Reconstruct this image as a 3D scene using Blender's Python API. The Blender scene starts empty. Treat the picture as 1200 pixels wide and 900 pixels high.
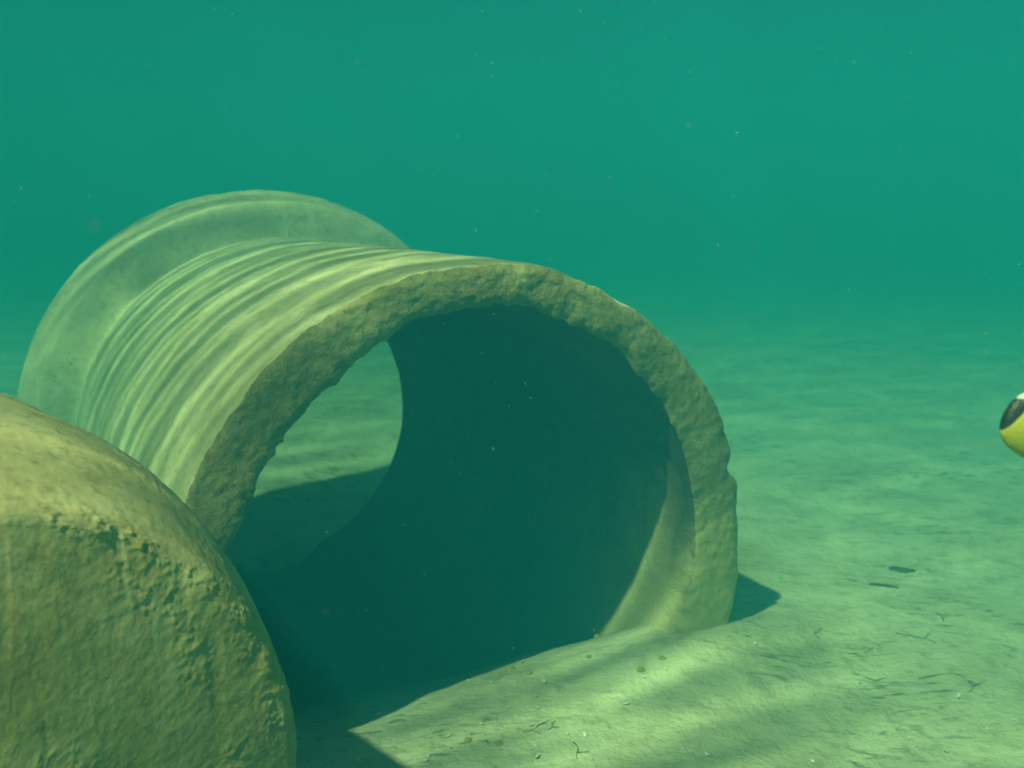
import bpy, bmesh, math, random
import numpy as np
from mathutils import Vector, Matrix, noise
R = math.radians
C = bpy.context.scene.collection
scene = bpy.context.scene
random.seed(7)

# ------------------------------------------------------------------ camera
CAMZ = 1.2
cam_d = bpy.data.cameras.new('camera'); cam = bpy.data.objects.new('camera', cam_d); C.objects.link(cam)
cam.location = (0, 0, CAMZ); cam.rotation_euler = (R(90 - 10.2), 0, 0)
cam_d.sensor_width = 36; cam_d.lens = 36; cam_d.clip_start = 0.01; cam_d.clip_end = 400
cam_d.dof.use_dof = True; cam_d.dof.focus_distance = 1.85; cam_d.dof.aperture_fstop = 4.8
scene.camera = cam

# ------------------------------------------------------------------ sky, sun, exposure
SUN = Vector((-0.355, -0.47, 0.80)).normalized()        # towards the sun
elev = math.asin(SUN.z); azim = math.atan2(SUN.x, SUN.y)
w = bpy.data.worlds.new('World'); scene.world = w; w.use_nodes = True
nt = w.node_tree; nt.nodes.clear()
sky = nt.nodes.new('ShaderNodeTexSky'); sky.sky_type = 'NISHITA'; sky.sun_disc = False
sky.sun_elevation = elev; sky.sun_rotation = azim
bg = nt.nodes.new('ShaderNodeBackground'); bg.inputs['Strength'].default_value = 0.07
wo = nt.nodes.new('ShaderNodeOutputWorld')
nt.links.new(sky.outputs[0], bg.inputs[0]); nt.links.new(bg.outputs[0], wo.inputs[0])
sun_d = bpy.data.lights.new('sun', 'SUN'); sun = bpy.data.objects.new('sun', sun_d); C.objects.link(sun)
sun_d.energy = 5.0; sun_d.angle = R(1.2); sun_d.color = (1.0, 0.96, 0.88)
sun.rotation_euler = (-SUN).to_track_quat('-Z', 'Y').to_euler(); sun.location = (-5, -5, 12)
scene.view_settings.view_transform = 'Standard'; scene.view_settings.look = 'None'
scene.view_settings.gamma = 1; scene.view_settings.exposure = 2.1
cy = scene.cycles
cy.volume_bounces = 3; cy.max_bounces = 12; cy.transparent_max_bounces = 16; cy.diffuse_bounces = 3
cy.caustics_reflective = False; cy.caustics_refractive = False
cy.sample_clamp_indirect = 4.0
cy.use_denoising = True
try: cy.denoiser = 'OPENIMAGEDENOISE'
except Exception: pass

# ------------------------------------------------------------------ helpers
def tag(o, label=None, cat=None, group=None, kind=None):
    if label: o['label'] = label
    if cat: o['category'] = cat
    if group: o['group'] = group
    if kind: o['kind'] = kind
    return o
def empty(name, loc=(0, 0, 0)):
    o = bpy.data.objects.new(name, None); o.location = loc; o.empty_display_size = .1; C.objects.link(o); return o
def mesh_obj(name, verts, faces, mat, parent=None, smooth=True):
    me = bpy.data.meshes.new(name)
    me.from_pydata([tuple(v) for v in verts], [], faces)
    me.update()
    if smooth: me.polygons.foreach_set('use_smooth', [True] * len(me.polygons))
    o = bpy.data.objects.new(name, me); C.objects.link(o)
    if mat: me.materials.append(mat)
    if parent: o.parent = parent
    return o
def grid_faces(nu, nv, wrap_u=False, off=0, flip=False):
    f = []
    for j in range(nv - 1):
        for i in range(nu if wrap_u else nu - 1):
            a = off + j * nu + i; b = off + j * nu + (i + 1) % nu
            c = b + nu; d = a + nu
            f.append((a, d, c, b) if flip else (a, b, c, d))
    return f
def fbm(p, sc, oct=4, H=0.9):
    return noise.fractal(Vector(p) * sc, H, 2.0, oct)
def sstep(a, b, x):
    t = min(1, max(0, (x - a) / (b - a))); return t * t * (3 - 2 * t)

class NT:
    def __init__(s, name):
        s.m = bpy.data.materials.new(name); s.m.use_nodes = True; s.t = s.m.node_tree; s.t.nodes.clear()
        s.out = s.n('ShaderNodeOutputMaterial')
    def n(s, typ, **k):
        x = s.t.nodes.new(typ)
        for a, b in k.items(): setattr(x, a, b)
        return x
    def l(s, a, b): s.t.links.new(a, b)
    def coord(s, scale=(1, 1, 1), rot=(0, 0, 0)):
        g = s.n('ShaderNodeNewGeometry'); m = s.n('ShaderNodeMapping')
        m.inputs['Scale'].default_value = scale; m.inputs['Rotation'].default_value = rot
        s.l(g.outputs['Position'], m.inputs['Vector']); return m.outputs[0]
    def noise(s, vec, scale, detail=4, rough=.55, dist=0):
        x = s.n('ShaderNodeTexNoise'); x.inputs['Scale'].default_value = scale; x.inputs['Detail'].default_value = detail
        x.inputs['Roughness'].default_value = rough; x.inputs['Distortion'].default_value = dist
        s.l(vec, x.inputs['Vector']); return x.outputs[0]
    def ramp(s, fac, stops):
        x = s.n('ShaderNodeValToRGB'); e = x.color_ramp.elements
        while len(e) < len(stops): e.new(0.5)
        for el, (p, c) in zip(e, stops):
            el.position = p; el.color = (c, c, c, 1) if isinstance(c, (int, float)) else (*c, 1)
        s.l(fac, x.inputs[0]); return x.outputs[0]
    def mix(s, fac, a, b, mode='MIX'):
        x = s.n('ShaderNodeMix', data_type='RGBA', blend_type=mode)
        for v, i in ((fac, 0), (a, 6), (b, 7)):
            if hasattr(v, 'links'): s.l(v, x.inputs[i])
            elif isinstance(v, (int, float)): x.inputs[i].default_value = v
            else: x.inputs[i].default_value = (*v, 1)
        return x.outputs[2]
    def math(s, op, a, b=0.0, clamp=False):
        x = s.n('ShaderNodeMath', operation=op, use_clamp=clamp)
        for v, i in ((a, 0), (b, 1)):
            if hasattr(v, 'links'): s.l(v, x.inputs[i])
            else: x.inputs[i].default_value = v
        return x.outputs[0]
    def principled(s, col, rough=.9, bumps=(), spec=.2):
        p = s.n('ShaderNodeBsdfPrincipled'); p.inputs['Roughness'].default_value = rough
        p.inputs['Specular IOR Level'].default_value = spec
        if hasattr(col, 'links'): s.l(col, p.inputs['Base Color'])
        else: p.inputs['Base Color'].default_value = (*col, 1)
        nrm = None
        for h, d in bumps:
            b = s.n('ShaderNodeBump'); b.inputs['Strength'].default_value = 1; b.inputs['Distance'].default_value = d
            s.l(h, b.inputs['Height'])
            if nrm: s.l(nrm, b.inputs['Normal'])
            nrm = b.outputs[0]
        if nrm: s.l(nrm, p.inputs['Normal'])
        s.l(p.outputs[0], s.out.inputs['Surface']); return s.m

# ------------------------------------------------------------------ materials
def mat_sand():
    s = NT('sand'); v = s.coord()
    n1 = s.noise(v, 2.3, 5, .6, .6); n2 = s.noise(v, 60, 3, .6); n3 = s.noise(v, 14, 5, .65)
    c = s.ramp(n1, [(.3, (.54, .48, .30)), (.5, (.68, .61, .39)), (.7, (.78, .72, .50))])
    c = s.mix(s.ramp(n3, [(.52, 0), (.68, .45)]), c, (.24, .21, .12))
    c = s.mix(s.ramp(n2, [(.55, 0), (.75, .35)]), c, (.68, .66, .55))
    # dark bits of dead weed, ground into the sand
    v2 = s.coord((9, 34, 20), (0, 0, R(35)))
    n4 = s.noise(v2, 1.0, 4, .6, 1.2); m = s.math('MULTIPLY', s.ramp(n4, [(.54, 0), (.66, .75)]), s.ramp(s.noise(v, 1.7, 2), [(.46, 0), (.60, 1)]))
    c = s.mix(m, c, (.10, .10, .06))
    return s.principled(c, .95, [(n1, .02), (n3, .016), (n2, .006)], .1)
def mat_concrete(name, lo, mid, hi, grit=(.15, .12, .05), pits=True, bump=1.0, streak=None, dust=False, algae=False):
    s = NT(name); v = s.coord()
    n1 = s.noise(v, 5, 6, .6, .4); n2 = s.noise(v, 40, 5, .65); n3 = s.noise(v, 150, 3, .6)
    c = s.ramp(n1, [(.3, lo), (.5, mid), (.68, hi)])
    c = s.mix(s.ramp(n2, [(.5, 0), (.66, .6)]), c, grit)
    c = s.mix(s.ramp(n3, [(.54, 0), (.68, .5)]), c, hi)
    b = [(n1, .012 * bump), (n2, .007 * bump), (n3, .004 * bump)]
    if algae:     # blotches of turf weed and dark pits
        m = s.math('MULTIPLY', s.ramp(s.noise(v, 2.6, 6, .65, .8), [(.48, 0), (.60, .6)]), s.ramp(s.noise(v, 22, 4, .6), [(.35, .3), (.6, 1)]))
        c = s.mix(m, c, (.23, .23, .08))
        vo = s.n('ShaderNodeTexVoronoi'); vo.inputs['Scale'].default_value = 34; s.l(v, vo.inputs['Vector'])
        pit = s.math('MULTIPLY', s.ramp(vo.outputs['Distance'], [(.08, 1), (.16, 0)]), s.ramp(s.noise(v, 6, 3), [(.5, 0), (.6, .4)]))
        c = s.mix(pit, c, (.13, .12, .06)); b.append((s.math('MULTIPLY', pit, -1.0), .004))
    if dust:      # pale sand settled on the lowest part of the mouth
        g = s.n('ShaderNodeSeparateXYZ'); s.l(v, g.inputs[0])
        hgt = s.math('ADD', g.outputs['Z'], s.math('MULTIPLY', s.math('SUBTRACT', n1, .5), .9))
        right = s.ramp(g.outputs['X'], [(0, 0), (.35, 1)])
        c = s.mix(s.math('MULTIPLY', s.ramp(hgt, [(.12, .9), (.48, 0)]), right), c, (.66, .56, .26))
    if streak:
        n4 = s.noise(s.coord(streak[0], streak[1]), 1, 4, .6, .5); n4 = s.math('MULTIPLY', n4, s.ramp(s.noise(v, 3.0, 2), [(.42, .55), (.6, 1)]))
        c = s.mix(s.ramp(n4, [(.54, 0), (.66, streak[2])]), c, streak[3]); b.append((n4, .001))
    return s.principled(c, .93, b, .15)
M_sand = mat_sand()
M_barrel = mat_concrete('concrete_outside', (.38, .35, .17), (.50, .46, .25), (.60, .55, .33), (.31, .26, .09), bump=.3, algae=True)
M_collar = mat_concrete('concrete_collar', (.36, .33, .17), (.46, .42, .24), (.55, .50, .31), (.28, .25, .10), bump=.3, algae=True)
M_inner = mat_concrete('concrete_inner', (.06, .055, .03), (.10, .09, .05), (.15, .135, .08), (.05, .045, .025), bump=1.0, dust=True)  # inside concrete coloured darker than outside to deepen the shade in the pipe
M_face = mat_concrete('concrete_broken', (.18, .155, .06), (.27, .235, .085), (.46, .39, .17), (.11, .095, .03), bump=.45, dust=True)
M_drum = mat_concrete('concrete_drum', (.34, .27, .095), (.44, .36, .145), (.58, .49, .25), (.25, .195, .06), bump=.17,
                      streak=((40, 40, 3), (R(8), R(-6), 0), .65, (.64, .55, .30)))
def flat(name, col, rough=.6, sc=60, var=.25):
    s = NT(name); n = s.noise(s.coord(), sc, 3)
    c = s.ramp(n, [(.3, tuple(x * (1 - var) for x in col)), (.7, tuple(min(1, x * (1 + var)) for x in col))])
    return s.principled(c, rough, [(n, .002)], .3)
M_shell = flat('shell_white', (.80, .78, .68), .5)
M_twig = flat('weed_dark', (.18, .16, .08), .8)
M_leaf = flat('leaf_dark', (.12, .12, .07), .8)
M_crust = flat('ochre_crust', (.42, .32, .10), .9)
M_speck = flat('speck', (.45, .47, .36), .8)
M_strand = flat('strand', (.5, .55, .3), .8)

# ------------------------------------------------------------------ seabed
def ground_h(x, y):
    h = 0.035 * fbm((x, y, 3.1), .55, 3) + 0.012 * fbm((x, y, 8), 3.0, 4)
    d = math.hypot(x - .4, y - 2)
    rp = math.sin((y * .97 - x * .22) * 2 * math.pi / .42 + 1.8 * noise.noise(Vector((x * .8, y * .8, 5))))
    h += 0.008 * rp * sstep(1.2, 3.0, d) * (1 - .6 * sstep(12, 30, d))
    # sand heaped against the inside right of the pipe mouth
    h += 0.065 * math.exp(-(((x - .50) / .24) ** 2 + ((y - 2.62) / .26) ** 2))
    h += 0.02 * math.exp(-(((x - .1) / .35) ** 2 + ((y - 2.2) / .2) ** 2))
    h -= 0.05 * math.exp(-(((x + .35) / .35) ** 2 + ((y - 2.3) / .4) ** 2))
    # the pipe is hollow below the sand line: the bed drops away inside it
    rx, ry = x + .04127, y - 2.29043
    al = rx * -.4718 + ry * .8817; pe = abs(rx * .8817 + ry * .4718)
    fall = sstep(.06, 1.0, al) * (1 - sstep(1.75, 2.9, al)) * (1 - sstep(.545, .67, pe) if al < 2.15 else 1 - sstep(.5, 1.1, pe))
    h -= .36 * fall
    return h
def axis_coords(n, dense, far, c):
    t = np.linspace(-1, 1, n); k = 6.0
    a = np.sinh(k * t) / math.sinh(k)
    return c + dense * t + (far - dense) * a
gx = axis_coords(440, 3.0, 70, .2); gy = axis_coords(440, 3.0, 70, 2.6)
gv = [(x, y, ground_h(x, y)) for y in gy for x in gx]
tag(mesh_obj('seabed', gv, grid_faces(440, 440), M_sand), kind='structure')

# ------------------------------------------------------------------ water surface overhead (light bands are painted into its see-through colour and filter the sun)
WZ = 2.8
PA = math.atan2(-0.472, 0.882)                    # heading of the pipe, from +Y
D = Vector((-0.4718, 0.8817, 0.0)).normalized(); S = Vector((D.y, -D.x, 0)); UP = Vector((0, 0, 1))
def patch_mask(s, sx):
    # along the pipe heading (x) and across it (y); 1 over the pipe, .35 elsewhere
    c = PC0 + SUN * ((WZ - .8) / SUN.z)
    a = c.x * D.x + c.y * D.y; b = -c.x * D.y + c.y * D.x
    dx = s.math('MULTIPLY', s.math('SUBTRACT', sx.outputs['X'], a + .7), .42); dy = s.math('MULTIPLY', s.math('SUBTRACT', sx.outputs['Y'], b + .3), 1.05)
    r = s.math('SQRT', s.math('ADD', s.math('POWER', s.math('ABSOLUTE', dx), 2.0), s.math('POWER', s.math('ABSOLUTE', dy), 2.0)))
    return s.ramp(r, [(.60, 1), (.95, .12)])
PC0 = Vector((-.04127, 2.29043, 0))
def mat_water():
    s = NT('water_surface')
    g = s.n('ShaderNodeNewGeometry'); m1 = s.n('ShaderNodeMapping'); m1.vector_type = 'POINT'
    m1.inputs['Rotation'].default_value = (0, 0, -math.atan2(D.y, D.x))
    s.l(g.outputs['Position'], m1.inputs['Vector'])
    def lines(sx, sy, warp, wscale, lo, w):
        m = s.n('ShaderNodeMapping'); m.inputs['Scale'].default_value = (sx, sy, 1); s.l(m1.outputs[0], m.inputs['Vector'])
        nn = s.n('ShaderNodeTexNoise'); nn.inputs['Scale'].default_value = wscale; nn.inputs['Detail'].default_value = 2
        s.l(m.outputs[0], nn.inputs['Vector'])
        ad = s.n('ShaderNodeVectorMath', operation='MULTIPLY_ADD'); s.l(nn.outputs['Color'], ad.inputs[0])
        ad.inputs[1].default_value = (warp, warp, 0); s.l(m.outputs[0], ad.inputs[2])
        vo = s.n('ShaderNodeTexVoronoi', feature='DISTANCE_TO_EDGE'); vo.voronoi_dimensions = '2D'; vo.inputs['Scale'].default_value = 1
        s.l(ad.outputs[0], vo.inputs['Vector'])
        return s.ramp(vo.outputs['Distance'], [(0, 1), (w * .35, .55), (w, .16), (w * 2.6, lo)])
    a = lines(4.3, .45, .8, .8, 0.0, .085)
    b = lines(7.5, .8, .8, .6, 0.0, .08)
    wv_ = s.n('ShaderNodeTexWave', wave_type='BANDS', bands_direction='X', wave_profile='SIN')
    for nm, vl in (('Scale', 1.55), ('Distortion', 5.0), ('Detail', 2.0), ('Detail Scale', .55), ('Detail Roughness', .5)): wv_.inputs[nm].default_value = vl
    mw = s.n('ShaderNodeMapping'); mw.inputs['Scale'].default_value = (1, .5, 1); s.l(m1.outputs[0], mw.inputs['Vector']); s.l(mw.outputs[0], wv_.inputs['Vector'])
    wl = s.ramp(wv_.outputs[1], [(.5, 0), (.86, .25), (1.0, 1)])
    k = s.math('ADD', s.math('MULTIPLY', s.math('ADD', a, s.math('MULTIPLY', wl, .8)), .75), s.math('MULTIPLY', b, .42))
    mod = s.ramp(s.noise(m1.outputs[0], 1.1, 2), [(.35, .55), (.65, 1.0)])
    k = s.math('ADD', s.math('MULTIPLY', k, mod), .22, True)
    # painted light bands are strong over the pipe and give way to evener light elsewhere
    sx = s.n('ShaderNodeSeparateXYZ'); s.l(m1.outputs[0], sx.inputs[0])
    # soft open net of light elsewhere
    c2 = lines(1.7, 1.3, .6, 1.6, 0.0, .16)
    soft = s.math('ADD', s.math('MULTIPLY', c2, .26), .55)
    k = s.mix(patch_mask(s, sx), soft, k)
    # added dark patch in the sheet's colour, shading the water close to the camera
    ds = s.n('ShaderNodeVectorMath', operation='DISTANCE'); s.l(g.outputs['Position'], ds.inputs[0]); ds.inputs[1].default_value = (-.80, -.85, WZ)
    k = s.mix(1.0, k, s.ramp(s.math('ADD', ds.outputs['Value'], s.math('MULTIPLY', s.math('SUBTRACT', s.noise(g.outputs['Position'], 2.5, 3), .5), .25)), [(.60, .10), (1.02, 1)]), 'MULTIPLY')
    tint = s.n('ShaderNodeRGB'); tint.outputs[0].default_value = (1.0, .78, .52, 1)
    col = s.mix(1.0, k, tint.outputs[0], 'MULTIPLY')
    tr = s.n('ShaderNodeBsdfTransparent'); s.l(col, tr.inputs[0])
    # seen from below, past the critical angle the surface mirrors the water under it
    dt = s.n('ShaderNodeVectorMath', operation='DOT_PRODUCT'); s.l(g.outputs['Incoming'], dt.inputs[0]); s.l(g.outputs['True Normal'], dt.inputs[1])
    f = s.ramp(s.math('ABSOLUTE', dt.outputs['Value']), [(.60, 1), (.70, .04)])
    gl = s.n('ShaderNodeBsdfGlossy'); gl.inputs['Roughness'].default_value = .12; gl.inputs[0].default_value = (.30, .34, .36, 1)
    ms = s.n('ShaderNodeMixShader'); s.l(f, ms.inputs[0]); s.l(tr.outputs[0], ms.inputs[1]); s.l(gl.outputs[0], ms.inputs[2])
    s.l(ms.outputs[0], s.out.inputs['Surface'])
    return s.m
n = 60; ws = np.linspace(-60, 60, n)
wv = [(x, y, WZ + .03 * fbm((x, y, 0), .3, 3)) for y in ws for x in ws]
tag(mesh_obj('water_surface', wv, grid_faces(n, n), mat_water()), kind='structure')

# ------------------------------------------------------------------ the water itself
def box_obj(name, lo, hi, mat):
    x0, y0, z0 = lo; x1, y1, z1 = hi
    v = [(x0, y0, z0), (x1, y0, z0), (x1, y1, z0), (x0, y1, z0), (x0, y0, z1), (x1, y0, z1), (x1, y1, z1), (x0, y1, z1)]
    f = [(0, 3, 2, 1), (4, 5, 6, 7), (0, 1, 5, 4), (1, 2, 6, 5), (2, 3, 7, 6), (3, 0, 4, 7)]
    return mesh_obj(name, v, f, mat, smooth=False)
mh = bpy.data.materials.new('sea_water_haze'); mh.use_nodes = True; t = mh.node_tree; t.nodes.clear()
pv = t.nodes.new('ShaderNodeVolumePrincipled'); oo = t.nodes.new('ShaderNodeOutputMaterial'); t.links.new(pv.outputs[0], oo.inputs['Volume'])
pv.inputs['Density'].default_value = 0.39
pv.inputs['Color'].default_value = (.012, .215, .30, 1)
pv.inputs['Absorption Color'].default_value = (0.0, 0.217, 0.135, 1)
pv.inputs['Anisotropy'].default_value = -0.12
tag(box_obj('haze', (-90, -90, -1.3), (90, 90, WZ - .15), mh), kind='stuff')

# ------------------------------------------------------------------ concrete pipe
RP = .75; PC = Vector((-.04127, 2.29043, CAMZ - .88578))
TAU = math.tau
def interp_ang(pts, ang):
    pts = sorted(pts); pts = [(pts[-1][0] - 360, pts[-1][1])] + pts + [(pts[0][0] + 360, pts[0][1])]
    for (a0, v0), (a1, v1) in zip(pts, pts[1:]):
        if a0 <= ang <= a1:
            u = (ang - a0) / (a1 - a0); u = u * u * (3 - 2 * u); return v0 + (v1 - v0) * u
    return pts[0][1]
OUT = [(-24, 1.022), (-11, 1.018), (-1, .999), (9, 1.0), (18, 1.0), (33, .992), (45, .986), (59, .988), (71, .983), (81, 1.0), (93, .993), (106, 1.002), (127, 1.003), (148, .998), (158, .997), (200, 1.0), (270, 1.0), (310, 1.01)]
INN = [(-60, .83), (-10, .80), (15, .80), (30, .812), (49, .815), (58, .830), (66, .834), (74, .848), (85, .873), (96, .865), (105, .868), (113, .848), (128, .842), (146, .832), (164, .832), (270, .84)]
def pipe_point(th, s, q):
    """th angle, s distance along the axis from the mouth (m), q: 0 inner wall .. 1 outer wall; returns the weathered point"""
    deg = math.degrees(th); deg = deg - 360 if deg > 305 else deg
    e = math.exp(-s / .35)
    ro = RP * (1 + (interp_ang(OUT, deg) - 1) * e); ri = RP * (.84 + (interp_ang(INN, deg) - .84) * e)
    # bell collar at the far end
    sc = s / RP
    bell = sstep(2.33, 2.41, sc) * .175 + sstep(2.41, 2.60, sc) * .035 + .018 * math.exp(-((sc - 2.62) / .02) ** 2) + sstep(2.74, 2.80, sc) * .012 - .02 * math.exp(-((sc - 2.70) / .03) ** 2)
    ro += RP * bell
    r = ri + (ro - ri) * q
    dr = (S * math.cos(th) + UP * math.sin(th))
    P0 = PC + D * s + dr * r
    near = math.exp(-s / .03)
    wo = q ** 3; wi = (1 - q) ** 3
    n_lo = fbm(P0, 3.5, 3); n_md = fbm(P0, 14, 4); n_hi = fbm(P0, 45, 3)
    # chipped arrises
    chipo = max(0, fbm(P0 + Vector((7, 0, 0)), 9, 4) + .12) ; chipi = max(0, fbm(P0 + Vector((0, 9, 0)), 8, 4) + .15)
    notch = .030 * math.exp(-((deg - 14.5) / 2.2) ** 2) + .012 * math.exp(-((deg - 62) / 3) ** 2)
    rad = .003 * n_lo + .0022 * n_md
    rad += near * (-wo * (.006 * chipo + notch + .004 * abs(n_hi)) + wi * (.013 * chipi + .005 * n_hi) + .002 * n_md)
    ax = near * (.009 * n_lo + .0022 * n_md + .0022 * n_hi + .007 * (wo * chipo + wi * chipi) + .010 * (2 * q - 1) ** 4)
    return PC + D * (s + ax) + dr * (r + rad)
NA = 720
def shell_rows(rows):
    v = []
    for s_, q_ in rows:
        for i in range(NA): v.append(pipe_point(TAU * i / NA, s_, q_))
    return v
pipe = empty('concrete_pipe', (PC.x, PC.y, 0))
tag(pipe, 'large hollow concrete pipe with crumbling mouth lying half sunk in the sand', 'pipe')
def pipe_part(name, rows, mat, flip=False, label=None):
    v = [p - Vector((PC.x, PC.y, 0)) for p in shell_rows(rows)]
    o = mesh_obj(name, v, grid_faces(NA, len(rows), True, flip=flip), mat, pipe)
    if label: o['label'] = label
    return o
Lm = 2.83 * RP
so = [0, .004, .009, .015, .022, .03, .04, .052, .066, .085, .11] + list(np.linspace(.14, 2.33 * RP, 70))
pipe_part('barrel', [(s_, 1) for s_ in so], M_barrel)
pipe_part('collar', [(s_, 1) for s_ in list(np.linspace(2.33 * RP, Lm, 70))] + [(Lm, q_) for q_ in np.linspace(1, 0, 8)[1:]], M_collar, label='raised bell collar at far end')
pipe_part('end_face', [(0, q_) for q_ in np.linspace(0, 1, 34)], M_face, label='rough broken end face')
pipe_part('inner_wall', [(s_, 0) for s_ in reversed([0, .006, .013, .022, .033, .048, .07, .1] + list(np.linspace(.14, Lm, 40)))], M_inner, label='inner wall with shade in its colour')
# fine strand of weed standing on the collar
def tube(pts, r0, r1, n=6):
    v = []; f = []
    for k, p in enumerate(pts):
        a = pts[min(k + 1, len(pts) - 1)] - pts[max(k - 1, 0)]; a.normalize()
        u = a.orthogonal().normalized(); w_ = a.cross(u); r = r0 + (r1 - r0) * k / (len(pts) - 1)
        for i in range(n): v.append(p + (u * math.cos(TAU * i / n) + w_ * math.sin(TAU * i / n)) * r)
    f = grid_faces(n, len(pts), True)
    f.append(tuple(range(n))[::-1]); f.append(tuple(range(len(v) - n, len(v))))
    return v, f
base = pipe_point(R(88), 2.30 * RP, 1)
pts = [Vector((.006 * math.sin(k * 1.1), 0, k * .017)) for k in range(6)]
v, f = tube(pts, .005, .003)
o = mesh_obj('weed_strand', v, f, M_strand); o.location = base - Vector((0, 0, .004))
tag(o, 'thin pale weed strand standing on the pipe beside its collar', 'weed')

# ------------------------------------------------------------------ solid concrete drum in the left foreground
DC = Vector((-.642, 1.07, CAMZ - .781)); DA = Vector((-math.sin(.713), math.cos(.713), 0)); DS = Vector((DA.y, -DA.x, 0))
r1, r2, DL = .45, .522, .72
BV = .03                                        # radius of the rounded rim
def drum_point(th, u, part):
    dr = DS * math.cos(th) + UP * math.sin(th)
    if part == 'face':       # u 0 centre .. 1 middle of the rounded rim
        if u < .8:
            k = u / .8; r = (r1 - BV) * k; s_ = -.022 * (1 - k * k); ph = 0
        else:
            ph = (u - .8) / .2 * math.pi / 4; r = r1 - BV + BV * math.sin(ph); s_ = BV * (1 - math.cos(ph))
    else:                    # u 0 middle of the rim .. 1 back
        if u < .12:
            ph = math.pi / 4 * (1 + u / .12); r = r1 - BV + BV * math.sin(ph); s_ = BV * (1 - math.cos(ph))
        else:
            k = (u - .12) / .88; ph = math.pi / 2; s_ = BV + (DL - BV) * k
            r = r1 + (r2 - r1) * (1 - (1 - min(1, k * 2.0)) ** 1.8) - .06 * max(0, k - .85) / .15
    P0 = DC + DA * s_ + dr * r
    nrm = dr * math.sin(ph) - DA * math.cos(ph)
    n0 = fbm(P0, 2.2, 2); n1 = fbm(P0, 7, 3); n2 = fbm(P0, 34, 4); n3 = fbm(P0, 95, 3)
    rim = math.exp(-((r - r1 + .02) / .03) ** 2) * math.exp(-((s_ - .02) / .05) ** 2)
    patch = sstep(.12, .40, fbm(P0 + Vector((3, 1, 2)), 5, 3)) * sstep(.2, .45, P0.z)
    amt = min(1, rim * sstep(-.2, .3, math.sin(th)) * sstep(-.25, .25, n1) + .55 * patch)
    crust = amt * (.0002 + .0012 * max(0, n2 + .1) + .0030 * max(0, n3))
    sc = noise.noise(Vector((P0.x * 38, P0.y * 38, P0.z * 5)))      # old scrape marks
    d = .006 * n0 + .0012 * n1 + .0005 * n2 + .0004 * n3 - .0010 * sstep(.25, .5, sc) * sstep(.35, .6, P0.z)
    chip = .003 * rim * sstep(.25, .5, fbm(P0 + Vector((1, 8, 1)), 6, 2))
    return P0 + nrm * (d + crust - chip)
drum = empty('concrete_drum', (DC.x, DC.y, 0))
tag(drum, 'squat solid concrete drum with scraped rounded rim, left foreground, close to the pipe mouth', 'concrete block')
def drum_part(name, us, part, mat, flip=False, cap=False):
    n = 1100; v = []
    for u in us:
        for i in range(n): v.append(drum_point(TAU * i / n, u, part) - Vector((DC.x, DC.y, 0)))
    f = grid_faces(n, len(us), True, flip=flip)
    if cap: f.append(tuple(range(len(v) - n, len(v))))
    return mesh_obj(name, v, f, mat, drum)
drum_part('drum_face', list(np.linspace(.002, .62, 90)) + list(np.linspace(.625, 1, 90)), 'face', M_drum, cap=False)
drum_part('drum_side', list(np.linspace(0, .12, 16)) + list(np.linspace(.13, 1, 110)), 'side', M_drum, cap=True)

# ------------------------------------------------------------------ pixel -> point on the sand (used only to lay debris where it lies)
def on_sand(px, py):
    a = R(10.2); F = Vector((0, math.cos(a), -math.sin(a))); U = Vector((0, math.sin(a), math.cos(a)))
    d = F + Vector(((px - 600) / 1200, 0, 0)) + U * ((450 - py) / 1200)
    z = 0
    for _ in range(5):
        k = (CAMZ - z) / -d.z; p = d * k; z = ground_h(p.x, p.y)
    return Vector((p.x, p.y, z))

# shells: tiny cupped fans
def shell_mesh(nm, w_, seed):
    rnd = random.Random(seed); v = [(0, 0, 0)]; nr, na = 4, 9
    for j in range(1, nr + 1):
        for i in range(na):
            a = math.pi * (.08 + .84 * i / (na - 1)); r = w_ * j / nr * (1 + .08 * math.sin(i * 2.4)) * rnd.uniform(.93, 1.07)
            v.append((r * math.cos(a), r * math.sin(a) * .9, w_ * .45 * math.sin(j / nr * 2.2) + .12 * w_ * (i % 2) * j / nr))
    f = [(0, 1 + i, 2 + i) for i in range(na - 1)]
    for j in range(nr - 1):
        for i in range(na - 1):
            a = 1 + j * na + i; f.append((a, a + na, a + na + 1, a + 1))
    me = bpy.data.meshes.new(nm); me.from_pydata(v, [], f); me.materials.append(M_shell)
    bm = bmesh.new(); bm.from_mesh(me); bmesh.ops.solidify(bm, geom=bm.faces[:], thickness=w_ * .12); bm.to_mesh(me); bm.free()
    return me
SH = [shell_mesh('shell_fragment', w_, k) for k, w_ in enumerate((.0035, .005, .0065))]
for k in range(70):
    while True:
        px = random.uniform(430, 1200); py = 900 - 260 * random.random() ** 1.3
        if px > 880 or py > 770 + max(0, (700 - px) * .15): break
    o = bpy.data.objects.new('shell_fragment', SH[k % 3]); C.objects.link(o); p = on_sand(px, py)
    o.location = p + Vector((0, 0, .002)); o.rotation_euler = (random.uniform(-.5, .5), random.uniform(-.5, .5), random.uniform(0, 6.3))
    s_ = random.uniform(.6, 1.3); o.scale = (s_, s_, s_)
    tag(o, 'tiny white shell fragment scattered on the sand in front of and beside the pipe', 'shell', 'white shell fragments on the sand')
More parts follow.
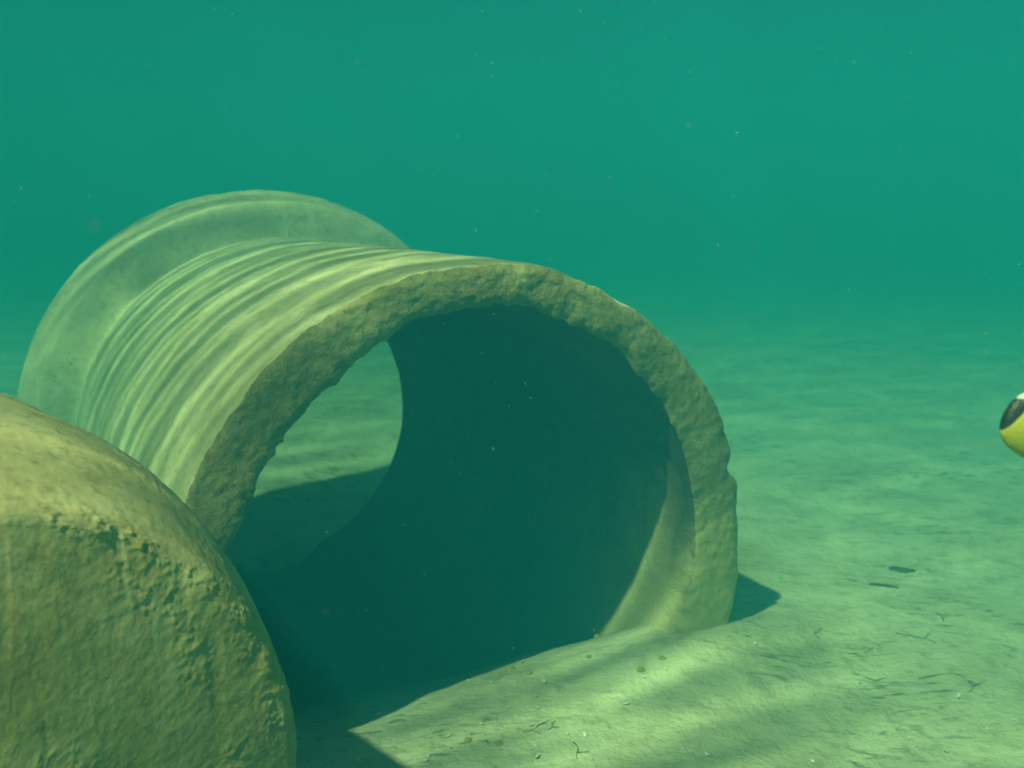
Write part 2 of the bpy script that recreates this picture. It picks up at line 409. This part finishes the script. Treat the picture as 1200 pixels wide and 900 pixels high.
for px, py, sc in ((636, 801, 1.6), (733, 825, 1.5), (753, 795, 1.3), (884, 756, 1.1), (827, 887, 1.5), (1121, 818, 1.6), (1110, 883, 1.4), (566, 849, 1.3), (500, 888, 1.2), (424, 868, 1.2), (628, 888, 1.5)):
    o = bpy.data.objects.new('shell_fragment', SH[2]); C.objects.link(o)
    o.location = on_sand(px, py) + Vector((0, 0, .003)); o.rotation_euler = (random.uniform(-.4, .4), .2, random.uniform(0, 6.3)); o.scale = (sc * .9,) * 3
    tag(o, 'tiny white shell fragment scattered on the sand in front of and beside the pipe', 'shell', 'white shell fragments on the sand')
# dark weed twigs
for px, py, ln, k in ((1050, 742, .16, 0), (985, 765, .14, 2), (1000, 790, .12, 4), (1120, 790, .15, 5), (960, 748, .12, 7),
                      (612, 858, .10, 8), (672, 870, .09, 9), (560, 868, .08, 10), (642, 855, .06, 12), (1105, 728, .12, 15)):
    rnd = random.Random(k + 40); p = on_sand(px, py); a0 = rnd.uniform(-.9, .4) + (2.2 if k % 4 == 3 else 0)
    pts = []; q = Vector((0, 0, 0)); a = a0
    for j in range(7):
        g = p + q; pts.append(Vector((q.x, q.y, ground_h(g.x, g.y) - p.z - .001 + .003 * rnd.random()))); a += rnd.uniform(-.45, .45)
        q = q + Vector((math.cos(a), math.sin(a), 0)) * ln * .7 / 6
    v, f = tube(pts, .0017, .0007)
    for br in range(2):
        j = 2 + br * 2; b0 = pts[j]; aa = a0 + (1 if br else -1) * rnd.uniform(.6, 1.1)
        bp = [b0 + Vector((math.cos(aa), math.sin(aa), .15)) * ln * .1 * i for i in range(4)]
        v2, f2 = tube(bp, .0011, .0005); off = len(v); v += v2; f += [tuple(i + off for i in ff) for ff in f2]
    o = mesh_obj('weed_twig', v, f, M_twig); o.location = p
    tag(o, 'dark branching scrap of dead weed lying on the bright sand', 'dead weed', 'dark scraps of weed on the sand')
# dark leaves lying flat on the far sand
def leaf(name, px, py, l, w_, rot, label):
    v = []; n = 12
    for j in range(n):
        t_ = j / (n - 1); ww = w_ * math.sin(math.pi * (t_ * .92 + .04)) ** .7
        for i in range(5):
            y = (i / 4 * 2 - 1) * ww * (1 + .3 * noise.noise(Vector((t_ * 6, i * .7, l * 90)))); v.append((t_ * l - l / 2, y * (1 + .1 * math.sin(j * 2.1)), .002 + .004 * math.sin(t_ * 3 + y * 40) - 1.2 * y * y / w_ * .2))
    me_o = mesh_obj(name, v, grid_faces(5, n), M_leaf); md = me_o.modifiers.new('t', 'SOLIDIFY'); md.thickness = .0015
    me_o.location = on_sand(px, py); me_o.rotation_euler = (0, 0, rot)
    tag(me_o, label, 'leaf')
leaf('dead_leaf', 1057, 668, .085, .030, -.25, 'broad dark dead leaf on the sand right of the pipe, the darker and farther one')
leaf('dead_leaf', 1036, 687, .09, .008, -.35, 'long thin dark blade of weed on the sand, just nearer than the broad leaf')
# ochre lumps where the drifting sand meets the pipe mouth
def lump(px, py, r, k, z=0):
    bm = bmesh.new(); bmesh.ops.create_icosphere(bm, subdivisions=3, radius=r)
    for v_ in bm.verts:
        v_.co *= 1 + .35 * fbm(v_.co + Vector((k * 3, 0, 0)), .7 / r, 4)
        v_.co.z *= .6
    me = bpy.data.meshes.new('pebble'); bm.to_mesh(me); bm.free(); me.materials.append(M_crust)
    me.polygons.foreach_set('use_smooth', [True] * len(me.polygons))
    o = bpy.data.objects.new('pebble', me); C.objects.link(o); o.location = on_sand(px, py) + Vector((0, 0, r * .2 + z)); o.rotation_euler.z = k
    tag(o, 'small ochre crusted pebble on the sand at the pipe mouth', 'pebble', 'ochre pebbles at the pipe mouth')
for k, (px, py, r) in enumerate(((598, 785, .014), (610, 778, .010), (620, 789, .009), (752, 786, .010), (700, 745, .009), (585, 872, .008), (548, 868, .009), (690, 770, .007), (776, 772, .008))):
    lump(px, py, r, k)

# ------------------------------------------------------------------ specks drifting in the water
def specks():
    rnd = random.Random(3); V = []; F_ = []
    a = R(10.2); F = Vector((0, math.cos(a), -math.sin(a))); U = Vector((0, math.sin(a), math.cos(a)))
    for k in range(3500):
        x = rnd.uniform(-2.2, 2.2); y = .35 + 2.9 * rnd.random() ** .8; z = rnd.uniform(.15, 2.2)
        p = Vector((x, y, z)); dist = (p - Vector((0, 0, CAMZ))).length
        if dist < .33: continue
        rel = p - PC
        if (rel - D * rel.dot(D)).length > .6 and (p - DC - DA * .2).length < .62: continue
        r = rnd.uniform(.0004, .0011) * (2.2 if rnd.random() < .04 and y > 1 else 1); o = len(V)
        for d in ((1, 0, 0), (-1, 0, 0), (0, 1, 0), (0, -1, 0), (0, 0, 1), (0, 0, -1)):
            V.append(p + Vector(d) * r * rnd.uniform(.6, 1.4))
        for t_ in ((0, 2, 4), (2, 1, 4), (1, 3, 4), (3, 0, 4), (2, 0, 5), (1, 2, 5), (3, 1, 5), (0, 3, 5)): F_.append(tuple(o + i for i in t_))
    o = mesh_obj('drifting_specks', V, F_, M_speck)
    tag(o, 'fine pale specks drifting in the water', 'specks', kind='stuff')
specks()

# ------------------------------------------------------------------ fish nosing in from the right edge
def mat_fish():
    s = NT('fish_skin'); tc = s.n('ShaderNodeTexCoord'); sx = s.n('ShaderNodeSeparateXYZ'); s.l(tc.outputs['Object'], sx.inputs[0])
    x, z = sx.outputs['X'], sx.outputs['Z']; n = s.noise(tc.outputs['Object'], 260, 2)
    # mask stripe: from the mouth up over the forehead; z above a slanting line
    k = s.math('SUBTRACT', z, s.math('MULTIPLY', x, 1.12))
    k = s.math('ADD', k, s.math('MULTIPLY', s.math('SUBTRACT', n, .5), .002))
    band = s.ramp(s.math('MULTIPLY_ADD', k, 100.0) if False else s.math('MULTIPLY', s.math('SUBTRACT', k, .0005), 500), [(.0, 0), (1.0, 1)])
    wt = s.ramp(s.math('MULTIPLY', s.math('SUBTRACT', z, .0352), 500), [(0, 0), (1, 1)])
    c = s.mix(band, (.62, .58, .07), (.02, .03, .035))
    c = s.mix(wt, c, (.75, .76, .70))
    v2 = s.n('ShaderNodeTexVoronoi'); v2.inputs['Scale'].default_value = 350; s.l(tc.outputs['Object'], v2.inputs['Vector'])
    return s.principled(c, .45, [(v2.outputs['Distance'], .0004)], .4)
M_fish = mat_fish(); M_fin = flat('fin', (.70, .62, .06), .5); M_eye = flat('eye_dark', (.01, .01, .012), .1, var=0); M_iris = flat('iris', (.6, .55, .2), .3)
FL = .17
def fish():
    a = R(10.2); F = Vector((0, math.cos(a), -math.sin(a))); U = Vector((0, math.sin(a), math.cos(a))); dist = 1.1
    p = Vector((0, 0, CAMZ)) + (F + Vector(((1172 - 600) / 1200, 0, 0)) + U * ((450 - 506) / 1200)) * dist
    f = empty('fish', p); f.rotation_euler = (0, 0, R(12))
    tag(f, 'yellow fish with dark forehead stripe and white nape nosing in at the right edge', 'fish')
    top = [(0, .003), (.004, .020), (.010, .031), (.020, .039), (.04, .047), (.07, .050), (.10, .041), (.13, .022), (.15, .011), (.17, .010)]
    bot = [(0, -.002), (.004, -.009), (.010, -.017), (.020, -.024), (.04, -.036), (.07, -.041), (.10, -.034), (.13, -.019), (.15, -.010), (.17, -.010)]
    wid = [(0, .002), (.004, .007), (.010, .010), (.020, .014), (.04, .018), (.07, .019), (.10, .015), (.13, .008), (.15, .004), (.17, .002)]
    def ev(tb, x): return float(np.interp(x, [q[0] for q in tb], [q[1] for q in tb]))
    xs = [0, .001, .0025, .004, .006, .008] + list(np.linspace(.011, .17, 44)); n = 28; v = [(-.0012, 0, .0005)] 
    for x in xs:
        zt, zb, w_ = ev(top, x), ev(bot, x), ev(wid, x)
        if x < .0005: zt, zb, w_ = .002, -.0015, .0015
        for i in range(n):
            t_ = TAU * i / n; v.append((x, w_ * math.cos(t_) * (1 - .15 * abs(math.sin(t_))), (zt + zb) / 2 + (zt - zb) / 2 * math.sin(t_)))
    fa = grid_faces(n, len(xs), True, off=1) + [(0, 1 + (i + 1) % n, 1 + i) for i in range(n)]
    fa.append(tuple(range(len(v) - n, len(v))))
    mesh_obj('body', v, fa, M_fish, f)
    def fin(name, outline, th=.0012, y=0, rot=None):
        nn = len(outline); vv = [(a_, y - th, b_) for a_, b_ in outline] + [(a_, y + th, b_) for a_, b_ in outline]
        ff = [tuple(range(nn)), tuple(range(nn, 2 * nn))[::-1]] + [(i, i + nn, (i + 1) % nn + nn, (i + 1) % nn) for i in range(nn)]
        o = mesh_obj(name, vv, ff, M_fin, f, smooth=False)
        return o
    fin('dorsal_fin', [(.035, .044), (.05, .062), (.075, .068), (.10, .060), (.125, .040), (.135, .018), (.10, .038), (.07, .047)])
    fin('anal_fin', [(.08, -.038), (.10, -.052), (.12, -.046), (.134, -.016), (.11, -.028)])
    fin('tail_fin', [(.165, .009), (.185, .022), (.205, .030), (.198, .010), (.195, 0), (.198, -.010), (.205, -.030), (.185, -.022), (.165, -.009)])
    for sd in (-1, 1):
        fin('pectoral_fin', [(.048, -.004), (.062, .004), (.076, -.002), (.080, -.014), (.066, -.014), (.052, -.010)], y=sd * .0185)
        e = bmesh.new(); bmesh.ops.create_uvsphere(e, u_segments=20, v_segments=12, radius=.0052)
        me = bpy.data.meshes.new('eye'); e.to_mesh(me); e.free(); me.materials.append(M_iris); me.polygons.foreach_set('use_smooth', [True] * len(me.polygons))
        eo = bpy.data.objects.new('eye', me); C.objects.link(eo); eo.parent = f; eo.location = (.031, sd * .0125, .014)
        e = bmesh.new(); bmesh.ops.create_uvsphere(e, u_segments=16, v_segments=10, radius=.0032)
        me = bpy.data.meshes.new('pupil'); e.to_mesh(me); e.free(); me.materials.append(M_eye); me.polygons.foreach_set('use_smooth', [True] * len(me.polygons))
        po = bpy.data.objects.new('pupil', me); C.objects.link(po); po.parent = eo; po.location = (0, sd * .0028, 0)
fish()
